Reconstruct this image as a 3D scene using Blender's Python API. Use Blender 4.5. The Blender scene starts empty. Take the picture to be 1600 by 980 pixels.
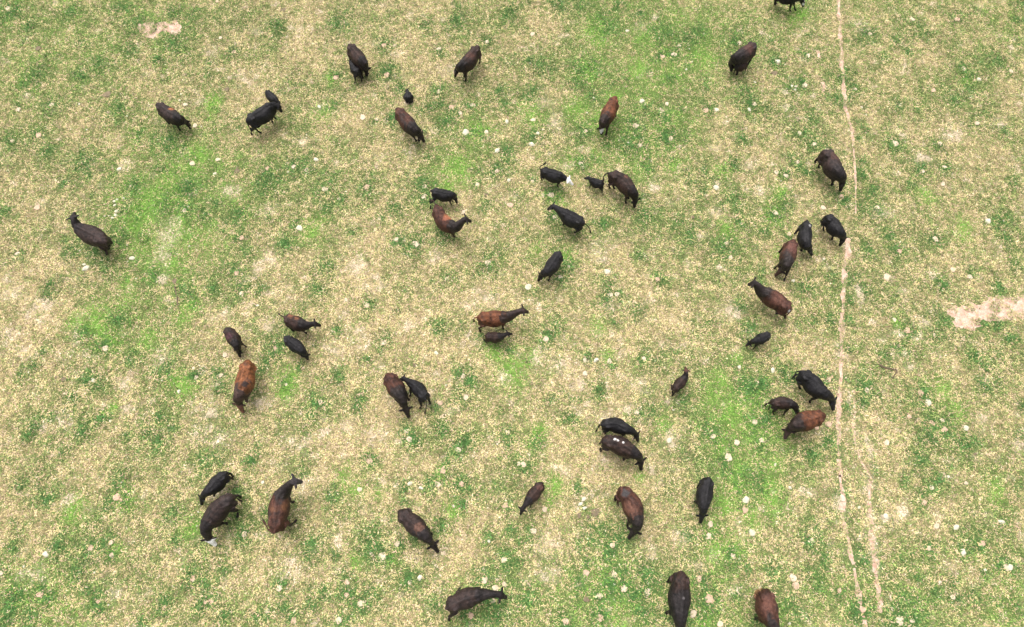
import bpy, bmesh, math, random
import numpy as np
from mathutils import Vector

# ------------------------------------------------------------------ camera, sky, sun, exposure
S = bpy.context.scene
H, TILT, FPX = 27.0, math.radians(21.0), 1081.0          # drone height, tilt from straight down, focal length in photo pixels
cam_d = bpy.data.cameras.new("camera")
cam = bpy.data.objects.new("camera", cam_d)
S.collection.objects.link(cam)
cam.location = (0, 0, H)
cam.rotation_euler = (TILT, 0, 0)
cam_d.sensor_width = 36.0
cam_d.lens = 36.0 * FPX / 1600.0
cam_d.clip_end = 2000
S.camera = cam

SUN_EL, SUN_AZ = math.radians(68), math.radians(-25)      # azimuth measured from +Y towards +X
w = bpy.data.worlds.new("World"); S.world = w; w.use_nodes = True
nt = w.node_tree; nt.nodes.clear()
sky = nt.nodes.new("ShaderNodeTexSky"); sky.sky_type = 'NISHITA'; sky.sun_disc = False
sky.sun_elevation = SUN_EL; sky.sun_rotation = SUN_AZ
sky.air_density = 1.0; sky.dust_density = 5.0; sky.ozone_density = 1.0
bg = nt.nodes.new("ShaderNodeBackground"); bg.inputs[1].default_value = 0.15
wo = nt.nodes.new("ShaderNodeOutputWorld")
hs = nt.nodes.new('ShaderNodeHueSaturation'); hs.inputs['Saturation'].default_value = .2      # a thin even cloud cover
nt.links.new(sky.outputs[0], hs.inputs['Color']); nt.links.new(hs.outputs[0], bg.inputs[0]); nt.links.new(bg.outputs[0], wo.inputs[0])
sl = bpy.data.lights.new("sun", 'SUN'); sl.energy = 1.1; sl.angle = math.radians(50); sl.color = (1.0, 0.93, 0.84)
so = bpy.data.objects.new("sun", sl); S.collection.objects.link(so)
sd = Vector((math.sin(SUN_AZ) * math.cos(SUN_EL), math.cos(SUN_AZ) * math.cos(SUN_EL), math.sin(SUN_EL)))
so.rotation_euler = sd.to_track_quat('Z', 'Y').to_euler(); so.location = sd * 60
S.view_settings.view_transform = 'Standard'; S.view_settings.look = 'None'
S.view_settings.exposure = 1.22; S.view_settings.gamma = 1.0
S.view_settings.use_curve_mapping = False

random.seed(4); rng = np.random.default_rng(7)
CT, ST = math.cos(TILT), math.sin(TILT)

def at(px, py, z=0.0):
    """the point of the pasture (height z) seen at photo pixel px, py"""
    a = (px - 800) / FPX; b = (490 - py) / FPX
    d = Vector((a, ST + b * CT, -CT + b * ST))
    return Vector((0, 0, H)) + d * ((z - H) / d.z)

def ppm(py):                                              # photo pixels per metre on the ground
    return FPX / H * (CT - (490 - py) / FPX * ST)

# ------------------------------------------------------------------ helpers
def link(o, parent=None):
    S.collection.objects.link(o)
    if parent: o.parent = parent
    return o

def tag(o, label=None, cat=None, group=None, kind=None):
    if label: o['label'] = label
    if cat: o['category'] = cat
    if group: o['group'] = group
    if kind: o['kind'] = kind
    return o

def principled(name, rough=0.7, spec=0.3):
    m = bpy.data.materials.new(name); m.use_nodes = True
    b = m.node_tree.nodes['Principled BSDF']
    b.inputs['Roughness'].default_value = rough
    b.inputs['Specular IOR Level'].default_value = spec
    return m, m.node_tree, b

def mesh_np(name, verts, faces_flat, nper, mat, smooth=False):
    me = bpy.data.meshes.new(name)
    nf = len(faces_flat) // nper
    me.vertices.add(len(verts)); me.vertices.foreach_set('co', np.ascontiguousarray(verts, dtype=np.float32).ravel())
    me.loops.add(len(faces_flat)); me.loops.foreach_set('vertex_index', np.ascontiguousarray(faces_flat, dtype=np.int32))
    me.polygons.add(nf); me.polygons.foreach_set('loop_start', np.arange(0, nf * nper, nper, dtype=np.int32))
    me.update(calc_edges=True)
    if smooth: me.polygons.foreach_set('use_smooth', np.ones(nf, dtype=bool))
    me.materials.append(mat)
    return me

def vnoise(x, y, seed=0):
    """smooth value noise, -1..1"""
    def h(i, j):
        n = (i * 374761393 + j * 668265263 + seed * 974634777) & 0xffffffff
        n = ((n ^ (n >> 13)) * 1274126177) & 0xffffffff
        return ((n ^ (n >> 16)) & 0xffff) / 32767.5 - 1
    xi = np.floor(x).astype(np.int64); yi = np.floor(y).astype(np.int64)
    fx = x - xi; fy = y - yi
    fx = fx * fx * (3 - 2 * fx); fy = fy * fy * (3 - 2 * fy)
    a = h(xi, yi) * (1 - fx) + h(xi + 1, yi) * fx
    b = h(xi, yi + 1) * (1 - fx) + h(xi + 1, yi + 1) * fx
    return a * (1 - fy) + b * fy

def fbm(x, y, octs=4, seed=0):
    r = 0; amp = .5
    for k in range(octs):
        r = r + amp * vnoise(x * 2 ** k + 17.3 * k, y * 2 ** k - 9.1 * k, seed + k); amp *= .55
    return r

# ------------------------------------------------------------------ how the sward changes over the field
# share of living grass, read every 100 photo pixels
GREEN = [[.60,.60,.60,.45,.50,.45,.40,.50,.45,.58,.64,.55,.52,.55,.50,.55],
         [.60,.55,.50,.40,.40,.35,.40,.45,.45,.60,.68,.57,.50,.50,.45,.50],
         [.45,.50,.64,.66,.50,.45,.45,.55,.52,.60,.58,.40,.40,.45,.40,.45],
         [.45,.52,.84,.63,.45,.40,.42,.38,.42,.42,.48,.48,.45,.45,.45,.48],
         [.35,.50,.62,.48,.32,.32,.42,.30,.45,.34,.42,.45,.42,.45,.45,.40],
         [.33,.64,.56,.42,.42,.38,.36,.42,.32,.33,.38,.42,.40,.45,.45,.45],
         [.38,.42,.38,.50,.42,.36,.36,.40,.42,.36,.40,.80,.50,.42,.48,.40],
         [.33,.34,.42,.48,.28,.32,.32,.36,.38,.38,.38,.80,.48,.42,.42,.48],
         [.48,.44,.44,.48,.32,.42,.46,.38,.33,.52,.40,.58,.44,.44,.50,.50],
         [.66,.55,.52,.54,.44,.52,.48,.60,.56,.66,.62,.58,.58,.56,.58,.60]]
# dark tufts of rank grass: x, y, radius (photo pixels)
DARK = """18,22,14 190,12,9 200,15,7 215,38,10 245,45,6 275,62,13 205,78,10 245,92,8 155,100,10 127,118,9 60,115,12 112,20,8 187,170,8
260,222,10 75,235,8 268,22,8 300,25,6 45,45,6 430,45,10 528,35,12 666,40,8 713,35,12 795,20,12 625,142,7 678,165,6 690,162,6 612,188,10
685,145,9 780,142,7 790,162,8 697,190,8 715,172,7 520,165,6 612,112,6 875,8,10 907,8,8 965,10,7 1000,20,6 948,38,13 1030,55,14 1075,60,12
1097,50,8 1148,62,10 825,98,8 845,108,10 908,105,10 905,130,9 830,148,9 925,150,8 1045,125,6 1165,150,10 1175,163,8 1160,218,8 912,207,10
992,200,10 985,225,15 1000,215,8 1035,185,10 1045,215,12 830,215,8 1010,172,8 795,235,8 1402,62,9 1446,55,8 1418,82,6 1555,95,10 1510,110,10
1515,145,6 1350,55,11 1215,95,8 1240,138,8 1265,190,8 1270,225,8 1245,210,6 1303,150,8 1402,165,7 1430,170,4 1490,160,7 1350,200,6 1380,90,6
1205,170,5 1312,122,5 1570,205,6 1595,5,6 1590,35,5 130,255,14 140,270,6 103,287,5 12,328,7 210,290,8 257,320,11 295,300,14 340,320,5
370,335,10 185,370,9 320,337,6 107,392,8 145,395,6 75,455,8 80,440,5 242,430,8 292,455,8 378,457,10 332,450,6 372,370,7 385,393,6
418,282,13 458,262,9 520,287,6 500,303,5 510,325,7 620,330,8 447,380,10 510,420,10 495,455,10 460,355,5 550,368,5 635,387,9 690,370,10
762,410,11 750,422,5 745,285,5 760,320,6 700,435,6 410,450,6 795,250,8 658,300,5 865,300,9 1007,262,7 1100,268,6 1148,260,7 945,350,6
1010,340,10 887,420,12 1075,370,8 1135,390,12 1145,310,9 950,470,9 1155,475,8 1000,400,5 810,305,5 1155,345,6 950,445,8 1190,360,5
995,485,7 1262,268,7 1225,325,7 1345,265,8 1365,297,8 1355,325,8 1565,348,10 1385,365,6 1400,390,7 1350,395,8 1475,445,9 1515,425,6
1585,285,6 1560,450,6 1255,447,8 1590,420,5 1328,430,5 1420,290,5 1350,460,5 1575,375,5 130,522,8 185,498,7 205,562,8 257,578,11 55,570,8
70,545,6 140,592,8 160,600,6 110,625,8 55,663,7 40,680,6 345,587,6 345,605,6 165,655,6 135,670,8 250,650,6 232,677,7 247,690,10 265,668,7
325,720,11 390,720,8 35,580,6 200,685,6 80,655,5 395,605,5 418,560,5 412,575,5 527,590,8 495,628,9 485,650,4 560,635,9 600,528,6 530,518,5
720,588,7 690,515,9 735,593,6 725,615,8 790,545,5 728,695,8 630,670,6 690,672,8 683,635,4 790,690,5 720,510,5 570,560,5 400,700,5 700,720,6
868,508,9 957,572,5 933,612,9 1015,640,8 890,655,9 1070,630,6 1110,680,12 1165,610,14 1187,600,8 1130,730,8 1195,660,10 1190,690,7 1170,515,8
860,620,5 960,500,4 995,493,5 835,690,6 1268,497,6 1230,590,9 1295,500,5 1468,498,8 1410,545,8 1380,555,5 1355,605,11 1350,630,7 1525,560,8
1540,572,6 1540,605,8 1295,690,10 1270,712,8 1500,695,9 1515,690,8 1450,680,8 1480,680,6 1440,715,7 1535,505,6 1560,505,6 1415,520,6
1326,440,5 1325,470,5 1324,500,5 1322,545,4 1321,590,4 1322,640,4 1323,110,4 1329,150,4 1340,215,4 1345,250,5 1303,150,5 1560,550,4 1595,640,5 1580,530,5 185,745,10 185,760,8 75,780,10 170,790,8 275,850,6 270,805,5 165,850,8 25,855,7 125,895,9 155,945,10
72,933,8 45,968,10 20,940,12 10,960,12 262,943,8 325,915,8 330,930,5 350,965,6 225,970,5 95,850,6 355,885,6 30,755,7 370,770,7 672,755,8
520,775,8 630,765,7 632,780,5 580,830,9 585,855,11 492,855,10 690,815,8 765,835,6 640,908,8 540,930,8 575,925,9 445,950,8 485,950,5
500,925,5 530,900,6 685,945,9 780,945,12 775,965,13 770,900,8 800,830,5 648,845,6 720,785,6 525,870,5 400,960,5 935,835,15 965,840,12
955,865,8 907,765,5 1075,835,8 1165,885,5 905,915,8 955,920,12 990,930,8 975,890,6 1010,895,11 1020,920,10 1010,960,12 940,945,8 825,940,10
1182,750,9 805,880,6 920,880,5 1195,950,6 1150,930,6 905,855,6 832,835,4 1442,790,7 1262,840,7 1508,845,9 1375,880,4 1455,865,5 1345,870,7
1290,870,5 1345,955,12 1230,950,6 1275,905,9 1325,770,5 1415,750,5 1210,895,8 1460,925,8 1500,930,6 1490,905,5 1540,895,5 1468,750,7
1590,950,7 1310,930,4 1430,900,4"""
# fresh bright green grass
LUSH = """310,240,14 330,165,10 750,205,14 505,175,9 935,50,16 515,125,6 300,262,12 312,248,10 197,467,9 230,320,20 215,345,16 275,410,9
280,340,12 195,440,9 300,480,9 225,380,14 215,300,10 490,360,11 710,265,16 700,290,8 895,253,10 870,310,9 1055,262,9 1000,268,8 840,392,6
880,400,7 935,240,7 1208,335,10 1220,300,7 1445,305,8 1505,360,10 175,533,10 150,505,18 120,500,8 160,520,12 290,492,10 290,607,9 275,600,7
455,597,12 445,612,8 770,550,10 805,575,16 825,560,9 950,558,5 935,515,8 840,680,9 1035,665,7 1115,620,12 1135,650,18 1120,600,10 1120,700,10
1470,610,10 1495,640,8 1215,720,9 195,788,9 120,795,11 300,830,9 180,862,6 535,745,8 555,762,7 705,795,7 870,758,9 1120,860,13 1145,855,11
1110,820,7 1130,790,9 1175,810,9 860,780,5 1205,790,12 1205,760,10 1560,770,10 1070,905,6 1100,970,9 920,110,14 1100,90,16 1000,110,14
1010,60,14 940,190,12 900,170,12 830,180,12 590,770,5 1510,125,7 1250,20,10 1240,30,8 1130,270,8 1135,360,8 1215,400,6 1150,560,6
1400,510,5 230,530,8 175,640,5 610,870,6 690,740,6 560,880,6 1000,745,6 960,150,10"""
# worn, bleached patches without green: x, y, rx, ry
PALE = """305,160,7,5 397,50,9,5 331,80,9,6 500,168,7,6 472,220,8,5 1001,43,7,8 1338,38,7,8 1350,45,10,6 1228,168,4,6 1563,193,8,7
67,318,7,5 257,435,7,6 403,417,9,8 430,458,7,5 1019,295,8,6 1140,484,13,10 1152,492,8,5 953,478,8,6 1095,371,6,4 935,400,10,9
1339,460,5,14 1410,457,7,7 113,525,5,4 20,520,10,8 37,548,10,8 195,600,9,7 330,668,8,6 700,643,7,5 538,670,9,6 414,626,9,9
450,690,6,6 460,686,5,5 472,700,6,6 487,687,6,5 507,680,7,7 528,552,7,7 560,515,10,7 418,505,7,6 947,590,3,13 1046,685,8,9 1068,508,5,4
1440,505,9,6 1405,520,6,5 1379,530,6,5 1435,527,8,6 1422,573,7,4 1535,655,8,6 107,780,7,6 647,872,9,4 532,850,6,12 1065,837,10,8
1150,920,10,5 860,850,10,12 1020,860,9,6 1262,768,12,7 1410,800,10,7 1317,795,6,12 1384,807,7,4 640,240,6,5 260,370,14,16 255,400,12,12
270,350,8,8 420,400,10,12 850,160,8,6 870,190,8,14 200,260,8,6 360,300,9,7 680,400,10,8 560,420,12,8 60,480,16,14 20,460,12,8
250,560,10,8 340,690,14,10 330,640,10,8 350,770,10,6 470,760,12,8 460,880,14,9 440,900,10,6 860,900,12,8 850,860,9,7 1090,880,6,5
790,590,9,7 590,680,12,9 640,510,10,8 1120,330,9,6 1190,300,8,8 1175,260,9,7 1590,700,10,7 100,660,12,8 200,640,9,6 60,900,10,8 40,900,9,8
180,930,10,7 700,110,9,7 420,330,8,6 760,470,14,8 730,480,9,7 900,600,9,8 1000,600,12,7 980,640,10,6 880,570,14,10 840,560,9,9
1380,330,14,9 1490,210,12,8 1440,250,12,7 1330,640,3,22 1333,690,3,12 1360,750,5,12 1363,820,5,22 1365,860,5,12 1368,890,7,6 1358,700,4,16"""

# dung pats and pale stones: kind, x, y, radius in photo pixels
PATS = """c13,14,4 g60,76,5 g168,148,6 g355,140,4.5 c82,164,4 c29,172,4 p61,212,5 c20,221,3.5 c290,164,3.8 c305,197,4 p366,82,4 p340,3,3 c345,60,3
g443,16,5 p600,72,5 p605,118,5 c685,144,4 p705,168,4 c719,177,4 c567,184,5 c589,187,3 c760,207,4 c761,66,3.5 c686,77,4 c739,165,4 p525,122,5
c832,54,4 p1035,89,4 c1053,86,5 c1155,68,4 c1042,163,3.4 c833,188,4 c914,206,4 c993,197,5 c1000,228,4 c1048,217,4 p1103,173,5 c1178,163,4 c1061,72,3
c1262,88,4.2 g1210,115,5 c1257,134,5 c1359,54,3.5 c1425,31,4 p1495,31,5 c1505,108,4 c1526,193,4 p1458,142,4 c1398,225,6 c1468,225,4 c1272,226,4
c1249,209,4 c1579,112,3.5 c1336,140,3 c301,256,4.5 c341,250,4 g371,267,4.5 c289,330,4.5 p59,325,5 c28,397,4 g273,440,4.5 c378,459,4 p378,372,4 p370,427,4
c205,292,3 c459,261,4 c479,266,3.5 c508,296,5 c530,311,3 p573,293,5 c619,375,4.5 c650,382,6 c593,342,3 p418,264,4 g760,305,3 c746,289,4 p797,321,5
c776,268,3.5 c663,292,4 c663,308,5 c762,411,5 c574,478,4 c724,332,3.5 c907,256,4 c861,305,5 c848,305,3 c867,339,4 c1004,312,3 c875,434,4.5 c889,417,3
g1083,340,3 c1135,381,4 c1141,403,4 c954,461,4 c964,460,4 p1027,437,4 c832,284,3 c1211,333,5 c1228,275,4 c1245,254,4 c1213,270,4 c1473,288,4 c1461,374,5
p1405,393,4 c1385,433,5.5 c1286,325,4 c1370,325,4 p1314,308,5 c1475,262,4 c1441,268,4 c1515,433,4 c1488,422,4 c1233,366,3.5 c165,545,5.5 g100,593,4.4
g88,590,2.2 c307,590,3.5 c345,587,4 c303,576,3 c352,555,4 c600,536,4.5 c501,629,4.5 p431,545,5 p564,617,4 g648,571,3 c669,616,4 c723,588,4 c728,621,5
p688,630,4 c640,687,5 c635,674,4 c716,703,5 p578,721,5 c793,676,4 p693,733,4 c853,530,5 c914,563,4 c952,565,4.5 c914,584,4.5 c1006,561,4 c995,645,4
c1151,692,5 c1138,715,6.5 c1114,682,4 c1179,660,5 c1190,688,4 c818,726,5 c811,725,3.5 c1183,598,3 c1385,692,5 p1294,663,5 p1276,669,3.6 c1354,610,4
p1420,651,3.5 p1455,661,5 p1475,671,5 c1472,657,4 p1438,614,5 p1417,517,5 c1460,524,3 p1294,594,5 c1397,500,3.5 g1523,710,2.6 p183,777,6 p190,781,3.5
p63,929,5.5 p302,904,5 p155,940,4 p142,857,5 c174,848,4 p331,940,5 p322,941,4 p258,950,4 c382,835,5 c175,868,4 c598,869,6.5 c581,866,3.5 c621,850,4.4
c437,919,5 p543,909,4.5 p542,930,4.5 c564,943,5.5 c530,969,5.5 c684,757,5 p721,757,5 c562,765,4 c641,910,4 c757,907,5.5 c774,919,5 c788,913,4
p735,962,6 c770,939,4 p790,790,5 p692,736,5 c788,875,5 c418,955,4 p459,970,5 g930,801,7 g918,807,4 g905,806,4 c957,852,4.5 c1110,819,5 p1164,797,5
c1145,869,5 p916,895,5 c960,898,5 c975,920,6 c937,931,5 g916,937,5 c1012,925,6 p938,966,6 p884,971,5 p1108,936,7.5 c1083,959,6 p1092,905,5 c833,830,5.5
c1125,975,5 c851,796,4 c1107,838,5 p1443,785,5 c1463,822,4.4 g1464,822,3 p1534,850,5 p1311,923,4 c1468,910,3 c1488,933,4 c1239,903,6 p1243,915,6
p1347,952,5 c1509,755,3 c1455,762,4 c1268,845,4 c1451,857,4 c1405,970,7 c1425,970,4 c1394,952,3 c1569,880,3 c2,896,4 c1572,887,5 c447,601,3 p474,576,2.4"""
STONES = """210,38,1.8 124,163,2 136,203,1.6 199,182,1.6 283,148,2 281,157,2 315,198,1.6 265,218,1.4 499,168,3.6 728,207,6 777,236,5 792,191,4 479,211,1.6 479,216,1.6
980,49,3 1081,97,1.6 1072,109,2 1003,159,4.4 1008,164,2.4 928,154,2.6 917,177,2 840,209,3 848,203,2 831,226,4.6 982,224,2 1119,172,4 1170,172,3.8 1179,129,2.5
828,99,1.6 1030,60,1.5 1077,77,1.5 1215,97,4.4 1237,135,3 1243,136,2.6 1242,141,3 1529,125,3.4 1346,168,2 1353,180,1.6 187,265,4 336,272,3 279,253,1.6
294,324,2 179,315,2.6 180,321,2.6 183,312,2.4 194,310,2.4 183,331,3.6 181,337,3.6 176,341,2.6 170,338,1.6 164,338,1.6 125,392,2 135,420,6 132,414,3.2
207,404,4.5 200,409,1.6 213,436,1.6 245,441,2 199,383,1.6 296,385,1.6 494,250,4 450,269,2 468,357,6 466,387,1.6 541,300,1.6 795,282,3.4 403,478,3
1119,294,4.6 949,425,5 825,449,5.6 1157,350,2 1220,283,1.6 1543,346,5 1568,346,2 1239,439,3 1287,405,2 1505,352,1.6 146,595,4.4 280,612,3.4 45,582,1.6
253,595,2 269,667,1.6 173,658,2.4 697,602,2 777,694,1.6 682,552,3.4 931,563,5 1155,574,3 1168,607,2 1052,641,2 1207,579,4.6 1450,629,5.6 1509,669,4.6
1211,726,2.8 72,866,5.6 38,885,2 170,945,1.6 308,822,1.6 148,895,1.8 190,754,1.6 310,800,1.6 640,756,4.4 658,763,3.4 709,791,2.4 764,846,3 656,903,4.4
411,754,2.8 449,919,1.6 515,773,1.6 912,780,4.6 907,788,4.4 913,794,3.8 1174,832,5.4 1165,781,5.6 1155,873,2 949,875,2 967,882,1.6 960,913,2.6 1013,912,2
985,862,1.6 1178,748,1.6 1316,778,5 1234,762,3 1342,793,2.6 1493,824,5.4 1564,816,5.4 1504,863,6 1577,886,5.4 1539,891,2.6 1266,940,1.5 1233,974,2.6
1481,745,2.6 1579,920,1.5 1575,795,1.5 1046,688,5 1384,807,4.4"""

def parse(t): return [tuple(float(v) for v in s.split(',')) for s in t.split()]
DARK, LUSH, PALE = parse(DARK), parse(LUSH), parse(PALE)
for t_ in PATS.split():                                    # cattle leave the rank grass round old dung
    x_, y_, r_ = (float(v) for v in t_[1:].split(','))
    if t_[0] != 'g' and random.random() < .7: DARK.append((x_ + random.uniform(-3, 3), y_ + random.uniform(-3, 3), r_ * random.uniform(1.3, 2.1)))
for _ in range(420):                                       # small bleached tufts
    x_, y_ = random.uniform(0, 1600), random.uniform(0, 980)
    if random.random() < .35 and x_ < 1000: continue
    PALE.append((x_, y_, random.uniform(1.6, 4.2), random.uniform(1.4, 3.2)))

PATH_MAIN = [(1309,-40,2.6),(1310,0,2.8),(1311,25,3.2),(1313,60,3.2),(1316,100,3.6),(1319,140,3.6),(1323,175,3.2),(1331,200,2.6),(1334,240,1.8),(1337,285,1.6),(1337,335,1.5)]
PATH_MID = [(1324,372,5.5),(1323,395,6.5),(1321,412,4),(1319,440,5.5),(1317,470,3.2),(1315,495,3),(1316,515,5),(1313,545,3.2),(1317,560,4),(1313,590,3.4),
            (1312,620,4),(1311,650,4),(1311,680,4.4),(1310,700,3.6),(1312,730,3.4),(1313,748,3.4)]
PATH_LOW = [(1312,742,2),(1315,770,4),(1317,795,6),(1319,815,3),(1323,838,4),(1328,860,5),(1333,885,3),(1337,905,2.4),(1341,925,5),(1345,945,2),(1348,965,4.5),(1350,985,5),(1352,1020,4)]
PATH_EAST = [(1334,610,1.6),(1334,640,3),(1334,670,3.4),(1336,690,1.8),(1345,720,1.5),(1359,745,4),(1358,770,1.8),(1359,805,4),(1362,835,5),(1365,855,4.5),(1366,885,6.5),(1370,905,4),(1374,930,4),(1376,955,4.5),(1374,985,5),(1375,1020,4)]
PATH_FAINT = [(1277,78,3),(1281,95,4),(1284,115,3.4),(1287,135,3),(1286,165,2.5),(1284,180,2.5)]
PATCHES = {'north': [(217,38),(228,36),(240,36),(252,33),(266,33),(276,31),(283,38),(284,46),(280,54),(272,57),(266,55),(262,50),(255,48),(250,54),(247,61),(236,62),(228,59),(222,50),(216,44)],
           'east': [(1479,482),(1490,475),(1503,478),(1515,476),(1530,475),(1545,466),(1560,462),(1572,463),(1590,462),(1620,460),(1640,470),(1640,492),(1610,496),(1590,500),(1575,498),(1562,503),(1548,500),(1536,502),(1530,512),(1520,519),(1508,515),(1494,513),(1487,505),(1490,496),(1482,490)]}

# raster of the field attributes
X0, X1, Y0, Y1, RES = -34.0, 34.0, -6.0, 40.0, 0.1
gx = np.arange(X0, X1 + 1e-6, RES); gy = np.arange(Y0, Y1 + 1e-6, RES)
GX, GY = np.meshgrid(gx, gy)
def to_px(X, Y):
    dz = -H; dep = -(dz * CT) + Y * ST            # camera-space depth
    upc = Y * CT + dz * ST
    return 800 + FPX * X / dep, 490 - FPX * upc / dep
wx = GX + .55 * fbm(GX * .9, GY * .9, 4, 3); wy = GY + .55 * fbm(GX * .9, GY * .9, 4, 11)
PX, PY = to_px(wx, wy)
gi = np.clip(PX / 100 - .5, 0, 14.999); gj = np.clip(PY / 98 - .5, 0, 8.999)
GA = np.array(GREEN); i0 = gi.astype(int); j0 = gj.astype(int); fi = gi - i0; fj = gj - j0
green = (GA[j0, i0] * (1 - fi) + GA[j0, i0 + 1] * fi) * (1 - fj) + (GA[j0 + 1, i0] * (1 - fi) + GA[j0 + 1, i0 + 1] * fi) * fj
macro = green.copy()
green = green + .07 + .38 * fbm(GX * .5, GY * .5, 5, 21) + .26 * fbm(GX * 2.6, GY * 2.6, 3, 31)
def splat(lst, gain=1.0, soft=1.15):
    out = np.zeros_like(GX)
    for t in lst:
        x, y, r = t[0], t[1], t[2]; ry = t[3] if len(t) > 3 else t[2]
        c = at(x, y); m = ppm(y); rx_ = r / m * soft; ry_ = ry / m * soft * 1.15
        a = max(0, int((c.x - 2.6 * rx_ - .6 - X0) / RES)); b = min(len(gx), int((c.x + 2.6 * rx_ + .6 - X0) / RES) + 1)
        d = max(0, int((c.y - 2.6 * ry_ - .6 - Y0) / RES)); e = min(len(gy), int((c.y + 2.6 * ry_ + .6 - Y0) / RES) + 1)
        if a >= b or d >= e: continue
        sx = wx[d:e, a:b] * .45 + GX[d:e, a:b] * .55; sy = wy[d:e, a:b] * .45 + GY[d:e, a:b] * .55
        q = ((sx - c.x) / rx_) ** 2 + ((sy - c.y) / ry_) ** 2
        out[d:e, a:b] = np.maximum(out[d:e, a:b], gain * np.exp(-q * .75))
    return out
dark = splat(DARK, .78, 1.3) * (1 + .7 * fbm(GX * 3.1, GY * 3.1, 3, 41))
lush = splat(LUSH, .95, 1.5) * (1 + .6 * fbm(GX * 2.2, GY * 2.2, 3, 51))
green = green + .30 * splat(DARK, 1.0, 2.1) + .15 * splat(LUSH, 1.0, 2.0)
lush = np.maximum(lush, np.clip((macro - .49) * 2.4, 0, .62) * np.clip(.75 + 1.5 * fbm(GX * .8, GY * .8, 4, 55), 0, 1.3))
pale = splat(PALE, 1.0, 1.0) * (1 + .8 * fbm(GX * 3, GY * 3, 3, 61))
# many small anonymous tufts and worn spots
dark = np.maximum(dark, np.clip(2.6 * fbm(GX * 1.5, GY * 1.5, 3, 71) + .9 * (green - .5) - 1.05, 0, .5))
pale = np.maximum(pale, np.clip(2.4 * fbm(GX * 2.0, GY * 2.0, 3, 81) - .9 * (green - .42) - .72, 0, .8))
soil = np.zeros_like(GX)
def soil_line(pts, g):
    P = [(at(x, y), r / ppm(y)) for x, y, r in pts]
    for (a, ra), (b, rb) in zip(P[:-1], P[1:]):
        n = max(2, int((b - a).length / .08))
        for k in range(n):
            t = k / n; c = a.lerp(b, t); r = ra + (rb - ra) * t
            i = int((c.x - X0) / RES); j = int((c.y - Y0) / RES)
            s0, s1 = max(0, j - 5), max(0, i - 5)
            sub = (slice(s0, j + 6), slice(s1, i + 6))
            q = ((GX[sub] - c.x) ** 2 + (GY[sub] - c.y) ** 2) / (r * r)
            soil[sub] = np.maximum(soil[sub], g * np.exp(-q * .8))
soil_line(PATH_MAIN, .8); soil_line(PATH_MID, .52); soil_line(PATH_LOW, .5); soil_line(PATH_EAST, .54); soil_line(PATH_FAINT, .2)
def inside(poly, X, Y):
    r = np.zeros(X.shape, bool); n = len(poly)
    for k in range(n):
        x1, y1 = poly[k]; x2, y2 = poly[(k + 1) % n]
        c = ((y1 > Y) != (y2 > Y)) & (X < (x2 - x1) * (Y - y1) / (y2 - y1 + 1e-12) + x1)
        r ^= c
    return r
for nm, poly in PATCHES.items():
    wp = [tuple(at(x, y).xy) for x, y in poly]
    pg_ = 1.0 if nm == 'east' else .98
    soil[inside(wp, GX * .6 + wx * .4, GY * .6 + wy * .4)] = pg_
north = soil == .98
patch = soil == 1.0
soil[north] = np.clip(.68 + 1.2 * fbm(GX * 1.7, GY * 1.7, 4, 91), 0, .8)[north]
soil[patch] = np.clip(.47 + 1.7 * fbm(GX * 1.7, GY * 1.7, 4, 91), 0, .8)[patch]
green = np.clip(green, 0, 1); dark = np.clip(dark, 0, 1); lush = np.clip(lush, 0, 1); pale = np.clip(pale, 0, 1)

def sample(F, X, Y):
    u = np.clip((X - X0) / RES, 0, len(gx) - 1.001); v = np.clip((Y - Y0) / RES, 0, len(gy) - 1.001)
    a = u.astype(int); b = v.astype(int); fu = u - a; fv = v - b
    return (F[b, a] * (1 - fu) + F[b, a + 1] * fu) * (1 - fv) + (F[b + 1, a] * (1 - fu) + F[b + 1, a + 1] * fu) * fv

# ------------------------------------------------------------------ materials
def N(nt, t, **kw):
    n = nt.nodes.new(t)
    for k, v in kw.items(): setattr(n, k, v)
    return n
def mixc(nt, fac, a, b):
    m = N(nt, 'ShaderNodeMix', data_type='RGBA')
    for s, v in ((m.inputs[0], fac), (m.inputs[6], a), (m.inputs[7], b)):
        if isinstance(v, (tuple, float, int)): s.default_value = v if not isinstance(v, tuple) else (*v, 1)
        else: nt.links.new(v, s)
    return m.outputs[2]
def noise(nt, co, scale, det=4, rough=.6, dist=0):
    n = N(nt, 'ShaderNodeTexNoise'); n.inputs['Scale'].default_value = scale; n.inputs['Detail'].default_value = det
    n.inputs['Roughness'].default_value = rough; n.inputs['Distortion'].default_value = dist
    nt.links.new(co, n.inputs['Vector']); return n.outputs['Fac']
def ramp(nt, fac, a, b):
    r = N(nt, 'ShaderNodeMapRange'); r.inputs[1].default_value = a; r.inputs[2].default_value = b
    nt.links.new(fac, r.inputs[0]); return r.outputs[0]
def mth(nt, op, a, b):
    m = N(nt, 'ShaderNodeMath', operation=op)
    for s, v in ((m.inputs[0], a), (m.inputs[1], b)):
        if isinstance(v, (float, int)): s.default_value = v
        else: nt.links.new(v, s)
    return m.outputs[0]

STRAW, TAN, PINK, OLIVE = (.52,.44,.21), (.40,.325,.155), (.48,.35,.235), (.27,.28,.11)
GRN, DRK, LIM = (.16,.255,.062), (.07,.155,.042), (.17,.315,.058)

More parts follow.
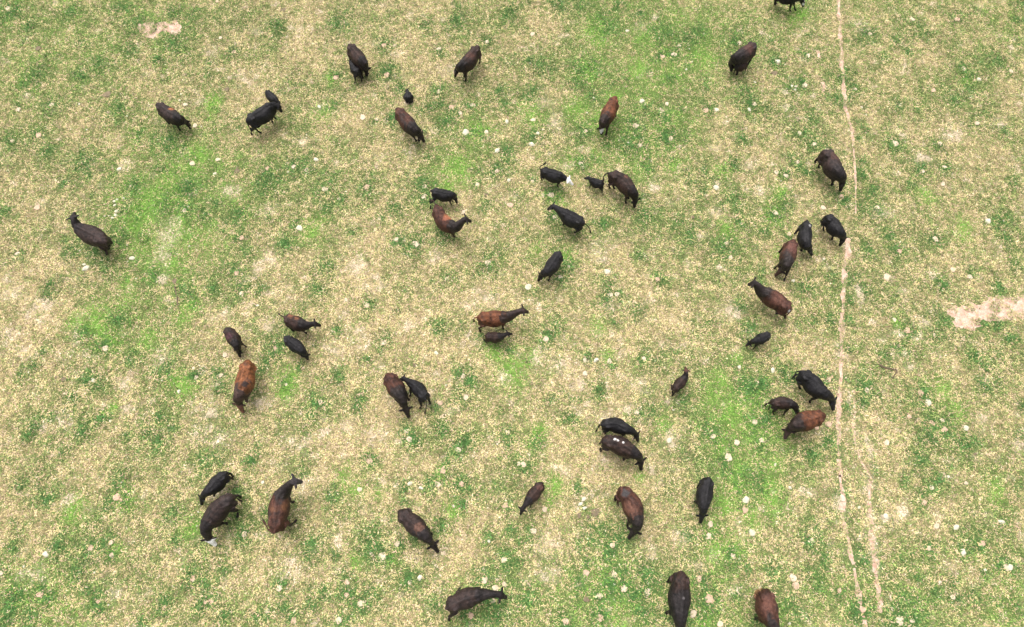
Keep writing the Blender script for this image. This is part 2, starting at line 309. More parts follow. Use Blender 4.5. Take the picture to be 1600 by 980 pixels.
mg, nt, b = principled('pasture_ground', .95, .1)
co = N(nt, 'ShaderNodeNewGeometry').outputs['Position']
def attr(n):
    a = N(nt, 'ShaderNodeAttribute'); a.attribute_name = n; return a.outputs['Fac']
g_, d_, l_, p_ = attr('green'), attr('dark'), attr('lush'), attr('pale')
n1 = noise(nt, co, 9, 5, .75); n2 = noise(nt, co, 26, 4, .7); n3 = noise(nt, co, 3.1, 4, .6)
straw = mixc(nt, ramp(nt, n2, .38, .62), (.17,.13,.07), (.36,.285,.15))
grn = mixc(nt, ramp(nt, n3, .35, .65), (.09,.10,.04), (.07,.12,.035))
f = ramp(nt, mth(nt, 'ADD', mth(nt, 'ADD', g_, mth(nt, 'MULTIPLY', n1, 1.6)), mth(nt, 'MULTIPLY', n2, .8)), 1.45, 1.95)
c = mixc(nt, f, straw, grn)
c = mixc(nt, mth(nt, 'MULTIPLY', l_, ramp(nt, n1, .35, .6)), c, LIM)
c = mixc(nt, mth(nt, 'MULTIPLY', d_, ramp(nt, n2, .3, .55)), c, DRK)
c = mixc(nt, mth(nt, 'MULTIPLY', p_, ramp(nt, n1, .4, .58)), c, (.52,.43,.31))
nt.links.new(c, b.inputs['Base Color'])
bp = N(nt, 'ShaderNodeBump'); bp.inputs['Strength'].default_value = .6; bp.inputs['Distance'].default_value = .03
nt.links.new(n2, bp.inputs['Height']); nt.links.new(bp.outputs[0], b.inputs['Normal'])

ms, nt, b = principled('bare_soil', .95, .1)
co = N(nt, 'ShaderNodeNewGeometry').outputs['Position']
c = mixc(nt, ramp(nt, noise(nt, co, 5, 5, .7), .36, .64), (.33,.205,.145), (.53,.39,.31))
c = mixc(nt, ramp(nt, noise(nt, co, 22, 3, .7), .58, .66), c, (.22,.13,.09))
nt.links.new(c, b.inputs['Base Color'])
bp = N(nt, 'ShaderNodeBump'); bp.inputs['Strength'].default_value = .7; bp.inputs['Distance'].default_value = .03
nt.links.new(noise(nt, co, 14, 5, .7), bp.inputs['Height']); nt.links.new(bp.outputs[0], b.inputs['Normal'])

mb, nt, b = principled('grass_blades', .75, .15)
a = N(nt, 'ShaderNodeAttribute'); a.attribute_name = 'Col'; nt.links.new(a.outputs['Color'], b.inputs['Base Color'])

mc, nt, b = principled('cattle_coat', .58, .2)
a = N(nt, 'ShaderNodeAttribute'); a.attribute_name = 'Col'
tc = N(nt, 'ShaderNodeTexCoord').outputs['Object']
k = noise(nt, tc, 9, 7, .78, .9)
mm = N(nt, 'ShaderNodeMix', data_type='RGBA', blend_type='MULTIPLY'); mm.inputs[0].default_value = 1
nt.links.new(a.outputs['Color'], mm.inputs[6])
r = N(nt, 'ShaderNodeMapRange'); r.inputs[1].default_value = .3; r.inputs[2].default_value = .7; r.inputs[3].default_value = .30; r.inputs[4].default_value = 1.55
nt.links.new(k, r.inputs[0]); nt.links.new(r.outputs[0], mm.inputs[7]); nt.links.new(mm.outputs[2], b.inputs['Base Color'])
bp = N(nt, 'ShaderNodeBump'); bp.inputs['Strength'].default_value = .75; bp.inputs['Distance'].default_value = .06
nt.links.new(noise(nt, tc, 7, 6, .7, .8), bp.inputs['Height']); nt.links.new(bp.outputs[0], b.inputs['Normal'])

def lumpy(name, c1, c2, c3, rough=.9, sc=9):
    m, nt, b = principled(name, rough, .15)
    tc = N(nt, 'ShaderNodeNewGeometry').outputs['Position']
    c = mixc(nt, ramp(nt, noise(nt, tc, sc, 5, .7), .35, .65), c1, c2)
    c = mixc(nt, ramp(nt, noise(nt, tc, sc * 4, 3, .7), .58, .7), c, c3)
    nt.links.new(c, b.inputs['Base Color'])
    bp = N(nt, 'ShaderNodeBump'); bp.inputs['Strength'].default_value = .8; bp.inputs['Distance'].default_value = .02
    nt.links.new(noise(nt, tc, sc * 3, 4, .7), bp.inputs['Height']); nt.links.new(bp.outputs[0], b.inputs['Normal'])
    return m
M_PAT = {'c': lumpy('dry_cream_dung', (.40,.32,.22), (.53,.44,.33), (.25,.19,.12)),
         'p': lumpy('pinkish_dung', (.38,.26,.18), (.48,.345,.25), (.24,.16,.11)),
         'g': lumpy('fresh_dark_dung', (.12,.095,.06), (.18,.14,.09), (.08,.06,.045))}
M_STONE = lumpy('pale_limestone', (.40,.37,.27), (.51,.48,.37), (.28,.25,.17), .85)
M_HAIR = lumpy('tail_hair_black', (.014,.012,.012), (.024,.018,.016), (.010,.009,.009), .6)
M_WOOD = lumpy('dead_wood', (.09,.065,.045), (.16,.12,.08), (.05,.035,.03), .9)

# ------------------------------------------------------------------ the ground sheet
def axis(a, b, st, far):
    core = np.arange(a, b + 1e-6, st)
    return np.concatenate([[-far, -far * .35, a - 25, a - 8], core, [b + 8, b + 25, far * .35, far]])
ax = axis(X0, X1, .125, 450); ay = axis(Y0, Y1, .125, 450)
AX, AY = np.meshgrid(ax, ay); nx, ny = len(ax), len(ay)
V = np.stack([AX.ravel(), AY.ravel(), np.zeros(AX.size)], 1)
ii, jj = np.meshgrid(np.arange(nx - 1), np.arange(ny - 1)); q = (jj * nx + ii).ravel()
me = mesh_np('ground', V, np.stack([q, q + 1, q + nx + 1, q + nx], 1).ravel(), 4, mg)
for nm, F in (('green', green), ('dark', dark), ('lush', lush), ('pale', pale)):
    at_ = me.attributes.new(nm, 'FLOAT', 'POINT'); at_.data.foreach_set('value', sample(F, AX.ravel(), AY.ravel()).astype(np.float32))
tag(link(bpy.data.objects.new('ground', me)), kind='structure')

# ------------------------------------------------------------------ bare soil: paths and patches, thin sheets on the ground
def ribbon(name, pts, thr=-9, z=.004):
    P = [(at(x, y), r / ppm(y)) for x, y, r in pts]
    L, R = [], []; d = 0
    for (a, ra), (b_, rb) in zip(P[:-1], P[1:]):
        t = (b_ - a).normalized(); s = Vector((-t.y, t.x, 0)); n = max(2, int((b_ - a).length / .06))
        for k in range(n):
            f = k / n; c = a.lerp(b_, f); r = ra + (rb - ra) * f; d += .06
            wl = r * .85 * max(.05, .92 + 1.15 * float(fbm(np.array([d * 2.2]), np.array([3.]), 4, 5)[0]) + random.uniform(-.25, .25))
            wr = r * .85 * max(.05, .92 + 1.15 * float(fbm(np.array([d * 2.2]), np.array([9.]), 4, 6)[0]) + random.uniform(-.25, .25))
            L.append((c + s * wl)); R.append((c - s * wr))
    bm = bmesh.new()
    lv = [bm.verts.new((v.x, v.y, z)) for v in L]; rv = [bm.verts.new((v.x, v.y, z)) for v in R]
    gap = fbm(np.arange(len(lv)) * .06 * 1.3, np.full(len(lv), pts[0][0] * .37), 4, 12)
    for k in range(len(lv) - 1):
        if gap[k] > thr: bm.faces.new((rv[k], rv[k + 1], lv[k + 1], lv[k]))
    bmesh.ops.delete(bm, geom=[v for v in bm.verts if not v.link_faces], context='VERTS')
    bmesh.ops.recalc_face_normals(bm, faces=bm.faces)
    me = bpy.data.meshes.new(name); bm.to_mesh(me); bm.free(); me.materials.append(ms)
    tag(link(bpy.data.objects.new(name, me)), kind='structure')
for pts, thr in ((PATH_MAIN, -.6), (PATH_MID, -.42), (PATH_LOW, -.24), (PATH_EAST, -.28), (PATH_FAINT, .05)): ribbon('path', pts, thr)
for nm, poly in PATCHES.items():
    P = [at(x, y) for x, y in poly]; out = []
    for a, b_ in zip(P, P[1:] + P[:1]):
        t = (b_ - a); s = Vector((-t.y, t.x, 0)).normalized(); n = max(2, int(t.length / .06))
        for k in range(n):
            c = a + t * (k / n)
            out.append(c + s * (.22 * float(fbm(np.array([c.x * 2.5]), np.array([c.y * 2.5]), 4, 8)[0]) + random.uniform(-.04, .04)))
    bm = bmesh.new(); f_ = bm.faces.new([bm.verts.new((v.x, v.y, .004)) for v in out])
    if f_.normal.z < 0: f_.normal_flip()
    bm.normal_update(); bmesh.ops.triangulate(bm, faces=bm.faces)
    for f_ in bm.faces:
        if f_.normal.z < 0: f_.normal_flip()
    me = bpy.data.meshes.new('bare_soil'); bm.to_mesh(me); bm.free(); me.materials.append(ms)
    tag(link(bpy.data.objects.new('bare_soil', me)), kind='structure')

# ------------------------------------------------------------------ the grass: short blades over the whole visible field
def grass(n):
    y = rng.uniform(-3.5, 31.0, n); half = 19.0 + (y.clip(0) / 28.0) * 9.8
    keep = rng.random(n) < half / 30.0
    y = y[keep]; half = half[keep]; x = rng.uniform(-1, 1, len(y)) * half
    G, D, L, P, So = (sample(F, x, y) for F in (green, dark, lush, pale, soil))
    keep = rng.random(len(x)) > np.clip(So * 1.35 + 2.2 * fbm(x * 3.6, y * 3.6, 4, 77) * (So > .05) - .06, 0, .96)
    x, y, G, D, L, P, So = (v[keep] for v in (x, y, G, D, L, P, So))
    o = np.argsort(x); x, y, G, D, L, P, So = (v[o] for v in (x, y, G, D, L, P, So)); keep = np.ones(len(x), bool)
    for cx, cy, cr in COVER:                                       # nothing grows through the pats and stones
        a, e = np.searchsorted(x, (cx - cr, cx + cr)); hit = (x[a:e] - cx) ** 2 + (y[a:e] - cy) ** 2 < cr * cr
        keep[a:e] &= ~(hit & (rng.random(e - a) < .88))
    x, y, G, D, L, P, So = (v[keep] for v in (x, y, G, D, L, P, So)); n = len(x)
    P = np.clip(P * np.clip(.55 + 1.5 * vnoise(x * 5, y * 5, 44) + .7 * vnoise(x * 11, y * 11, 45), 0, 1.6), 0, 1)
    u = rng.random(n); cl = vnoise(x * 3.2, y * 3.2, 4) * .28 + vnoise(x * 6, y * 6, 5) * .45 + vnoise(x * 12, y * 12, 9) * .85   # clumps of like blades
    pg = np.clip((G - .12) * 1+ .75 * cl, .05, .95)
    pg = np.where(P > .2, pg * (1 - .8 * P), pg); pg = np.maximum(pg, np.maximum(D, L * .8))
    isg = u < pg
    v = rng.random(n)[:, None]; v2 = rng.random(n)
    S_, T_, K_, O_, G_, D_, L_ = (np.array(c) for c in (STRAW, TAN, PINK, OLIVE, GRN, DRK, LIM))
    dry = S_ * v + T_ * (1 - v); m = v2 < .16; dry[m] = K_; m = v2 > .86; dry[m] = (.47,.355,.24); m = v2 > .97; dry[m] = (.55,.50,.33)
    m = (v2 > .16) & (v2 < .25); dry[m] = (.17,.125,.065)
    pm = (rng.random(n) < P)[:, None]; dry = np.where(pm, np.array((.56,.46,.33)) * (.85 + .3 * v), dry)
    gr = G_ * v + O_ * (1 - v); m = rng.random(n) < .14; gr[m] = (.22,.28,.10)
    m = rng.random(n) < .12; gr[m] = (.07,.12,.04)
    gr = np.where((rng.random(n) < L)[:, None], L_ * (.75 + .5 * v), gr)
    gr = np.where((rng.random(n) < D * 1.05)[:, None], D_ * (.7 + .8 * v), gr)
    col = np.where(isg[:, None], gr, dry) * (.78 + .44 * rng.random(n)[:, None]) * (1 + .36 * vnoise(x * 10, y * 10, 15) + .18 * fbm(x * 2.2, y * 2.2, 3, 18))[:, None]
    ln = np.where(isg, rng.uniform(.05, .12, n), rng.uniform(.05, .125, n)) * (1 + .6 * D)
    wd = rng.uniform(.010, .022, n) * (1 + .3 * D)
    el = np.where(isg, rng.uniform(.3, 1.15, n), rng.uniform(.02, .55, n)); az = rng.uniform(0, 2 * np.pi, n)
    dx, dy, dz = np.cos(az) * np.cos(el), np.sin(az) * np.cos(el), np.sin(el)
    z0 = rng.uniform(.006, .022, n) + .02 * D
    sx, sy = -np.sin(az) * wd, np.cos(az) * wd
    A = np.stack([x, y, z0], 1)
    mid = np.stack([x + dx * ln * .55, y + dy * ln * .55, z0 + dz * ln * .62], 1)
    C1 = mid + np.stack([sx, sy, 0 * sx], 1) * .75; C2 = mid - np.stack([sx, sy, 0 * sx], 1) * .75
    T = np.stack([x + dx * ln, y + dy * ln, z0 + dz * ln * .85], 1)
    V = np.stack([A, C1, T, C2], 1).reshape(-1, 3)
    me = mesh_np('grass', V, np.arange(n * 4), 4, mb)
    ca = me.color_attributes.new('Col', 'FLOAT_COLOR', 'POINT')
    cc = np.ones((n, 4, 4), np.float32); cc[:, :, :3] = col[:, None, :]
    ca.data.foreach_set('color', cc.ravel())
    tag(link(bpy.data.objects.new('grass', me)), 'short mixed green and straw coloured pasture grass', 'grass', kind='stuff')

COVER = []
for t_ in PATS.split():
    x_, y_, r_ = (float(v) for v in t_[1:].split(',')); p_ = at(x_, y_); COVER.append((p_.x, p_.y, r_ / ppm(y_) * .9))
for t_ in STONES.split():
    x_, y_, r_ = (float(v) for v in t_.split(',')); p_ = at(x_, y_); COVER.append((p_.x, p_.y, r_ / ppm(y_) * .85))
grass(1750000)

# ------------------------------------------------------------------ cattle
def catmull(P, n):
    P = [P[0] * 2 - P[1]] + P + [P[-1] * 2 - P[-2]]; out = []
    for k in range(1, len(P) - 2):
        p0, p1, p2, p3 = P[k - 1:k + 3]
        for j in range(n):
            t = j / n
            out.append(.5 * ((2 * p1) + (p2 - p0) * t + (2 * p0 - 5 * p1 + 4 * p2 - p3) * t * t + (3 * p1 - p0 - 3 * p2 + p3) * t ** 3))
    out.append(P[-2].copy()); return out

def loft(bm, rings, n=18, sup=2.3):
    """rings: (centre, side, up, half width, half height)"""
    prev = None; first = None
    for c, s, u, hw, hh in rings:
        vs = []
        for k in range(n):
            a = 2 * math.pi * k / n; ca, sa = math.cos(a), math.sin(a)
            x = math.copysign(abs(ca) ** (2 / sup), ca) * hw; y = math.copysign(abs(sa) ** (2 / sup), sa) * hh
            vs.append(bm.verts.new(c + s * x + u * y))
        if prev:
            for k in range(n): bm.faces.new((prev[k], prev[(k + 1) % n], vs[(k + 1) % n], vs[k]))
        else: first = vs
        prev = vs
    bm.faces.new(first[::-1]); bm.faces.new(prev)

def tube(bm, pts, rad, n=10):
    rings = []
    for k, p in enumerate(pts):
        t = (pts[min(k + 1, len(pts) - 1)] - pts[max(k - 1, 0)]).normalized()
        s = t.cross(Vector((0, .3, 1)) if abs(t.z) < .9 else Vector((1, 0, 0))).normalized(); u = s.cross(t)
        rings.append((p, s, u, rad[k], rad[k]))
    loft(bm, rings, n, 2.0)

def ball(bm, c, ax, r, rings=8):
    """ellipsoid; ax: three axis vectors, r: radii"""
    R = []
    for k in range(rings + 1):
        a = math.pi * (k + .001) / (rings + .002); 
        R.append((c - ax[0] * math.cos(a) * r[0], ax[1], ax[2], math.sin(a) * r[1] + 1e-4, math.sin(a) * r[2] + 1e-4))
    loft(bm, R, 10, 2.0)

BODY = [(-.06,1.18,1.04,.045),(-.03,1.24,.95,.10),(.02,1.29,.85,.15),(.08,1.325,.75,.19),(.15,1.34,.69,.228),(.23,1.345,.63,.262),(.36,1.325,.56,.305),(.52,1.315,.50,.35),
        (.68,1.31,.49,.355),(.82,1.32,.52,.31),(.93,1.345,.55,.265),(1.0,1.34,.58,.235)]
COATS = {'k': ((.010,.009,.010), (.010,.009,.010)), 'kb': ((.026,.014,.011), (.012,.009,.009)), 'gb': ((.026,.016,.014), (.015,.011,.011)),
         'br': ((.052,.021,.014), (.018,.013,.012)), 'rd': ((.095,.034,.016), (.024,.015,.013)), 'or': ((.15,.055,.022), (.038,.022,.018))}
HEAD = {'g': (.56, .12), 'm': (1.0, .62), 'u': (1.42, 1.12), 'l': (.62, .30)}

def make_beast(spec):
    s = spec['s']; Z = Vector((0, 0, 1)); hd = HEAD[spec.get('h', 'g')]; low = .5 * s if spec.get('lying') else 0
    bt = 1.28 * s - low
    R = at(*spec['R'], bt); W = at(*spec['W'], bt)
    zp, zn = (hd[0] * s, hd[1] * s)
    P = at(*spec['P'], zp + .1 * s); P.z = zp; Nn = at(*spec['N'], zn); 
    R.z = W.z = 0
    ctrl = [R] + ([(lambda v: Vector((v.x, v.y, 0)))(at(*spec['M'], bt))] if 'M' in spec else []) + [W]
    fw = (W - R).normalized()
    # body curve: carry on slightly into the neck
    pl = catmull(ctrl + [Vector((P.x, P.y, 0))], 14)
    ns = 14 * (len(ctrl) - 1) + 1
    body = pl[:ns]
    acc = [0]
    for a, b_ in zip(body[:-1], body[1:]): acc.append(acc[-1] + (b_ - a).length)
    Lb = acc[-1]
    def on(u):
        d = u * Lb
        if d <= 0: t = (body[1] - body[0]).normalized(); return body[0] + t * d, t
        for k in range(len(acc) - 1):
            if d <= acc[k + 1] + 1e-9:
                t = (body[k + 1] - body[k]); return body[k] + t * ((d - acc[k]) / (acc[k + 1] - acc[k])), t.normalized()
        t = (body[-1] - body[-2]).normalized(); return body[-1] + t * (d - Lb), t
    bm = bmesh.new(); cl = []                                # cl: centre line samples (point, q)
    fat = spec.get('fat', .95); rings = []
    for u, top, bot, hw in BODY:
        c, t = on(u); sd_ = t.cross(Z).normalized()
        if spec.get('lying'): bot = .5 + (bot - .5) * .6; hw *= 1.12
        cc = c + Z * ((top + bot) / 2 * s - low)
        rings.append((cc, sd_, Z, hw * s * fat, (top - bot) / 2 * s)); cl.append((cc, u))
    # neck, from inside the shoulders to the poll, then the head
    c1, t1 = on(1.0)
    A = c1 + Z * (1.02 * s - low); B = Vector((P.x, P.y, zp))
    nl = (B - A).length
    A2 = A + t1 * nl * .33; B2 = B - ((Nn - B).normalized() * .25 + (B - A).normalized() * .75) * nl * .3
    nk = []
    for k, (f, hw, hh) in enumerate([(.18,.20,.30),(.38,.165,.24),(.58,.132,.195),(.78,.114,.16),(.93,.104,.135)]):
        p = A * (1 - f) ** 3 + A2 * 3 * f * (1 - f) ** 2 + B2 * 3 * f * f * (1 - f) + B * f ** 3
        nk.append((p, hw * s, hh * s)); cl.append((p, 1 + f))
    hv = (Nn - B); hl = min(hv.length, .5 * s) if hv.length > .3 * s else .42 * s
    hdn = hv.normalized()
    for f, hw, hh in [(0,.105,.12),(.12,.118,.125),(.28,.118,.12),(.5,.088,.098),(.72,.07,.078),(.9,.072,.068),(1.0,.058,.05),(1.04,.03,.028)]:
        p = B + hdn * hl * f; nk.append((p, hw * s * 1.05, hh * s)); cl.append((p, 2 + f))
    full = rings[:]
    for k, (p, hw, hh) in enumerate(nk):
        a = nk[k - 1][0] if k else rings[-1][0]; c_ = nk[k + 1][0] if k < len(nk) - 1 else p + hdn * .05
        t = (c_ - a).normalized(); sd_ = t.cross(Z)
        sd_ = sd_.normalized() if sd_.length > .15 else full[-1][1]
        if sd_.dot(full[-1][1]) < 0: sd_ = -sd_
        full.append((p, sd_, sd_.cross(t).normalized(), hw, hh))
    loft(bm, full, 20, 2.25)
    # spine ridge, hip bones, shoulders, thighs
    for k in range(1, 10):
        u, top, bot, hw = BODY[k]
    tube(bm, [on(u)[0] + Z * ((z - .072) * s - low) for u, z in ((.0,1.24),(.1,1.325),(.3,1.35),(.5,1.33),(.7,1.325),(.9,1.36),(1.02,1.345),(1.2,1.24 if hd[0] < 1.2 else 1.32))],
         [r * s for r in (.05,.085,.095,.10,.095,.09,.08,.06)])
    for sgn in (-1, 1):
        c, t = on(.2); sd_ = t.cross(Z) * sgn
        ball(bm, c + sd_ * .168 * s * fat + Z * (1.262 * s - low), (t, sd_, Z), (.12 * s, .07 * s, .055 * s))
        c, t = on(.93); sd_ = t.cross(Z) * sgn
        ball(bm, c + sd_ * .145 * s + Z * (1.02 * s - low), (t, sd_, Z), (.19 * s, .095 * s, .30 * s))
        c, t = on(.14); sd_ = t.cross(Z) * sgn
        ball(bm, c + sd_ * .128 * s + Z * (.90 * s - low), (t, sd_, Z), (.19 * s, .105 * s, .30 * s))
    # ears
    bt_, hs = full[-8][0], full[-8][1]
    hu = hs.cross(hdn).normalized()
    if hu.z < 0: hu = -hu
    for sgn in (-1, 1):
        e0 = B + hdn * .05 * s + hu * .05 * s + hs * sgn * .09 * s
        dr = (hs * sgn - hdn * .22 + Z * random.uniform(-.12, .25)).normalized()
        b2 = dr.cross(hu).normalized()
        ball(bm, e0 + dr * .085 * s, (dr, b2, dr.cross(b2)), (.115 * s, .068 * s, max(.026 * s, .017)))
    # legs
    sx = {'l': -1, 'r': 1}; feet = dict(spec.get('feet', {}))
    if not spec.get('lying'):
        for key, u0 in (('hl', .10), ('hr', .10), ('fl', .93), ('fr', .93)):
            c, t = on(u0); side = t.cross(Z) * sx[key[1]]
            if key[0] == 'h':
                J = [(.06,.155,.90,.15),(.10,.165,.72,.115),(.02,.165,.52,.066),(-.05,.165,.43,.052),(-.02,.165,.26,.038),(.0,.165,.11,.042),(.03,.165,.05,.048),(.04,.165,.0,.055)]
            else:
                J = [(.0,.15,.85,.12),(.03,.16,.66,.085),(.02,.16,.50,.062),(.0,.16,.38,.052),(.0,.16,.24,.036),(.0,.16,.11,.040),(.03,.16,.05,.046),(.04,.16,.0,.053)]
            pts = [c + t * a * s + side * b_ * s + Z * z * s for a, b_, z, r in J]
            foot = pts[-1]
            if key in feet:
                d = at(*feet[key]) - foot; d.z = 0
                if d.length > .5 * s: d = d.normalized() * .5 * s
            else: d = t * random.uniform(-.17, .17) * s + side * random.uniform(-.03, .05) * s
            pts = [p + d * (max(0, 1 - J[k][2] / .88) ** .9) for k, p in enumerate(pts)]
            for p in pts: p.z = max(p.z, .012)
            tube(bm, pts, [j[3] * s * (1.05 if s > .8 else 1.0) for j in J], 10)
    else:
        for u0, k in ((.15, 1), (.9, -1)):
            c, t = on(u0); side = t.cross(Z) * k
            tube(bm, [c + side * .2 * s + Z * .1 * s, c + side * .3 * s + t * .15 * s + Z * .06 * s, c + side * .25 * s + t * .4 * s + Z * .05 * s], [.09 * s, .06 * s, .05 * s])
    # tail
    c, t = on(0); T0 = c + Z * (1.25 * s - low) + t * .03 * s
    if 'tail' in spec:
        tx = spec['tail']; tz = (tx[2] if len(tx) > 2 else .75) * s; T3 = at(tx[0], tx[1], tz)
        d = T3 - T0
        if d.length > 1.05 * s: T3 = T0 + d.normalized() * 1.05 * s
        out = -t * .16 * s
        pts = [T0, T0 + out * .7 - Z * .03 * s, T0.lerp(T3, .45) + out * .9 + Z * .02 * s, T0.lerp(T3, .75) + out * .3, T3]
    else:
        sw = t.cross(Z) * random.uniform(-.1, .1) * s
        pts = [T0, T0 - t * .07 * s - Z * .10 * s, T0 - t * .09 * s + sw * .3 - Z * .35 * s, T0 - t * .07 * s + sw - Z * .6 * s, T0 - t * .07 * s + sw * 1.5 - Z * .82 * s]
        for p in pts: p.z = max(p.z, .05)
    pts = catmull(pts, 3); n_ = len(pts)
    tube(bm, pts, [max(.017, s * (.034 - .012 * k / n_ + (.016 if k / n_ > .72 else 0))) for k in range(n_)], 8)
    # udder of grown cows
    if s > .9:
        c, t = on(.26); ball(bm, c + Z * .56 * s, (t, t.cross(Z), Z), (.17, .14, .12))
    # one continuous skin
    bmesh.ops.recalc_face_normals(bm, faces=bm.faces)
    tmp = bpy.data.meshes.new('tmp'); org = Vector(((R.x + W.x) / 2, (R.y + W.y) / 2, 0))
    bm.transform(__import__('mathutils').Matrix.Translation(-org)); bm.to_mesh(tmp); bm.free()
    o = bpy.data.objects.new('tmp', tmp); S.collection.objects.link(o)
    rm = o.modifiers.new('r', 'REMESH'); rm.mode = 'VOXEL'; rm.voxel_size = .0215 if s > .8 else .0175; rm.use_smooth_shade = True
    smo = o.modifiers.new('s', 'SMOOTH'); smo.factor = .5; smo.iterations = 4
    dg = bpy.context.evaluated_depsgraph_get(); me = bpy.data.meshes.new_from_object(o.evaluated_get(dg))
    bpy.data.objects.remove(o); bpy.data.meshes.remove(tmp)
    name = 'calf' if spec['k'] == 'calf' else 'cow'; me.name = name
    # coat colours
    n = len(me.vertices); co = np.zeros(n * 3, np.float32); me.vertices.foreach_get('co', co); co = co.reshape(-1, 3) + np.array(org, np.float32)
    CL = np.array([list(p) for p, q in cl], np.float32); Q = np.array([q for p, q in cl], np.float32)
    dd = ((co[:, None, :] - CL[None]) ** 2).sum(2); i1 = dd.argmin(1); q = Q[i1]
    c2 = co + .0
    body_c, dark_c = (np.array(v) for v in COATS[spec['c']])
    sd0 = hash(str(spec['R'])) % 97; sd0 = int(spec['R'][0] * 7 + spec['R'][1] * 3) % 97
    big = fbm(co[:, 0] * 3.2 + co[:, 2] * 2.1, co[:, 1] * 3.2 - co[:, 2] * 1.4, 3, sd0)
    fine = fbm(co[:, 0] * 11 + co[:, 2] * 4, co[:, 1] * 11 + co[:, 2] * 3, 3, sd0 + 5)
    fdark = np.clip((q - spec.get('dq', .92)) * 6, 0, 1)              # neck and head darker than the trunk in brown beasts
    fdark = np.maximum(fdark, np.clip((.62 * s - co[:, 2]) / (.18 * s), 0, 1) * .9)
    fdark = np.clip((q + .35 * big + .12 * fine - spec.get('dq', .92)) * 6, 0, 1)
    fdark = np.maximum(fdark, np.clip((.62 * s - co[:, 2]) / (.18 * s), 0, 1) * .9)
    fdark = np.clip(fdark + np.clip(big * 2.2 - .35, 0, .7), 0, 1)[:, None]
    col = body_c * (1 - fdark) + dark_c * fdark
    col = col * np.clip(1 + .9 * fine + .6 * big, .35, 2)[:, None]
    def put(pt, r, c, hard=3.0, m=None):
        dist = np.linalg.norm((co - np.array(pt)) / np.array(r), axis=1) + .55 * fine + .35 * big
        f = np.clip((1 - dist) * hard, 0, 1)
        if m is not None: f = f * m
        return col * (1 - f[:, None]) + np.array(c) * f[:, None]
    for mk in spec.get('marks', []):
        kind = mk[0]
        if kind == 'face': col = put(B + hdn * hl * .6 + hu * .05 * s, (.75 * s if name == 'calf' else .42 * s,) * 3, (.80,.77,.73), 6, (q >= (1.9 if name == 'calf' else 2.05)))
        elif kind == 'blaze': col = put(B + hdn * hl * .42 + hu * .09 * s, (.17 * s,) * 3, (.7,.66,.64), 5, (q >= 2))
        elif kind == 'muzzle': col = put(B + hdn * hl * .95, (.2 * s,) * 3, mk[1], 3, (q >= 2))
        elif kind == 'head': col = put(B + hdn * hl * .5, (.36 * s,) * 3, mk[1], 3, (q >= 2))
        elif kind == 'leg':                                        # paler hind leg
            c, t = on(0); col = put(c + Z * .45 * s + t.cross(Z) * mk[1] * .2 * s, (.3 * s, .3 * s, .5 * s), mk[2], 2)
        else:                                                      # (px, py, radius m, colour)
            ctr = at(mk[0], mk[1], bt - .03); rr = mk[2]
            col = put(ctr, (rr, rr, .3), mk[3], 2.5, np.clip((co[:, 2] - .9 * s + low) * 5, 0, 1))
    col = np.clip(col, .004, .85)
    ca = me.color_attributes.new('Col', 'FLOAT_COLOR', 'POINT'); cc = np.ones((n, 4), np.float32); cc[:, :3] = col
    ca.data.foreach_set('color', cc.ravel())
    me.materials.clear(); me.materials.append(mc)
    me.polygons.foreach_set('use_smooth', np.ones(len(me.polygons), dtype=bool))
    ob = link(bpy.data.objects.new(name, me)); ob.location = org
    if 'tail' in spec:                                             # the brush of long hair at the end of a tail that shows
        bh = bmesh.new(); e = pts[-1]; dr = (pts[-1] - pts[-4]).normalized(); rr = random.Random(sd0)
        for k in range(14):
            o_ = Vector((rr.uniform(-1, 1), rr.uniform(-1, 1), rr.uniform(-1, 1))) * .018 * s
            a = e - dr * rr.uniform(.0, .16) * s + o_; m_ = a + dr * .09 * s + o_ * 1.2; z_ = m_ + dr * rr.uniform(.04, .10) * s + o_ * .8
            for p in (m_, z_): p.z = max(p.z, .01)
            tube(bh, [a, m_, z_], [.009 * s, .008 * s, .003 * s], 5)
        bh.transform(__import__('mathutils').Matrix.Translation(-org))
        mh = bpy.data.meshes.new('tail_hair'); bh.to_mesh(mh); bh.free(); mh.materials.append(M_HAIR)
        link(bpy.data.objects.new('tail_hair', mh), ob)
    tag(ob, spec['label'], 'calf' if name == 'calf' else 'cow', 'calves in the herd' if name == 'calf' else 'grown cattle in the herd')
    print('BEAST', spec['ref'], 's', s, 'trunk/s %.2f' % (Lb / s), 'neck/s %.2f' % (nl / s), 'head/s %.2f' % (hv.length / s), 'nv', n)
    return ob, org

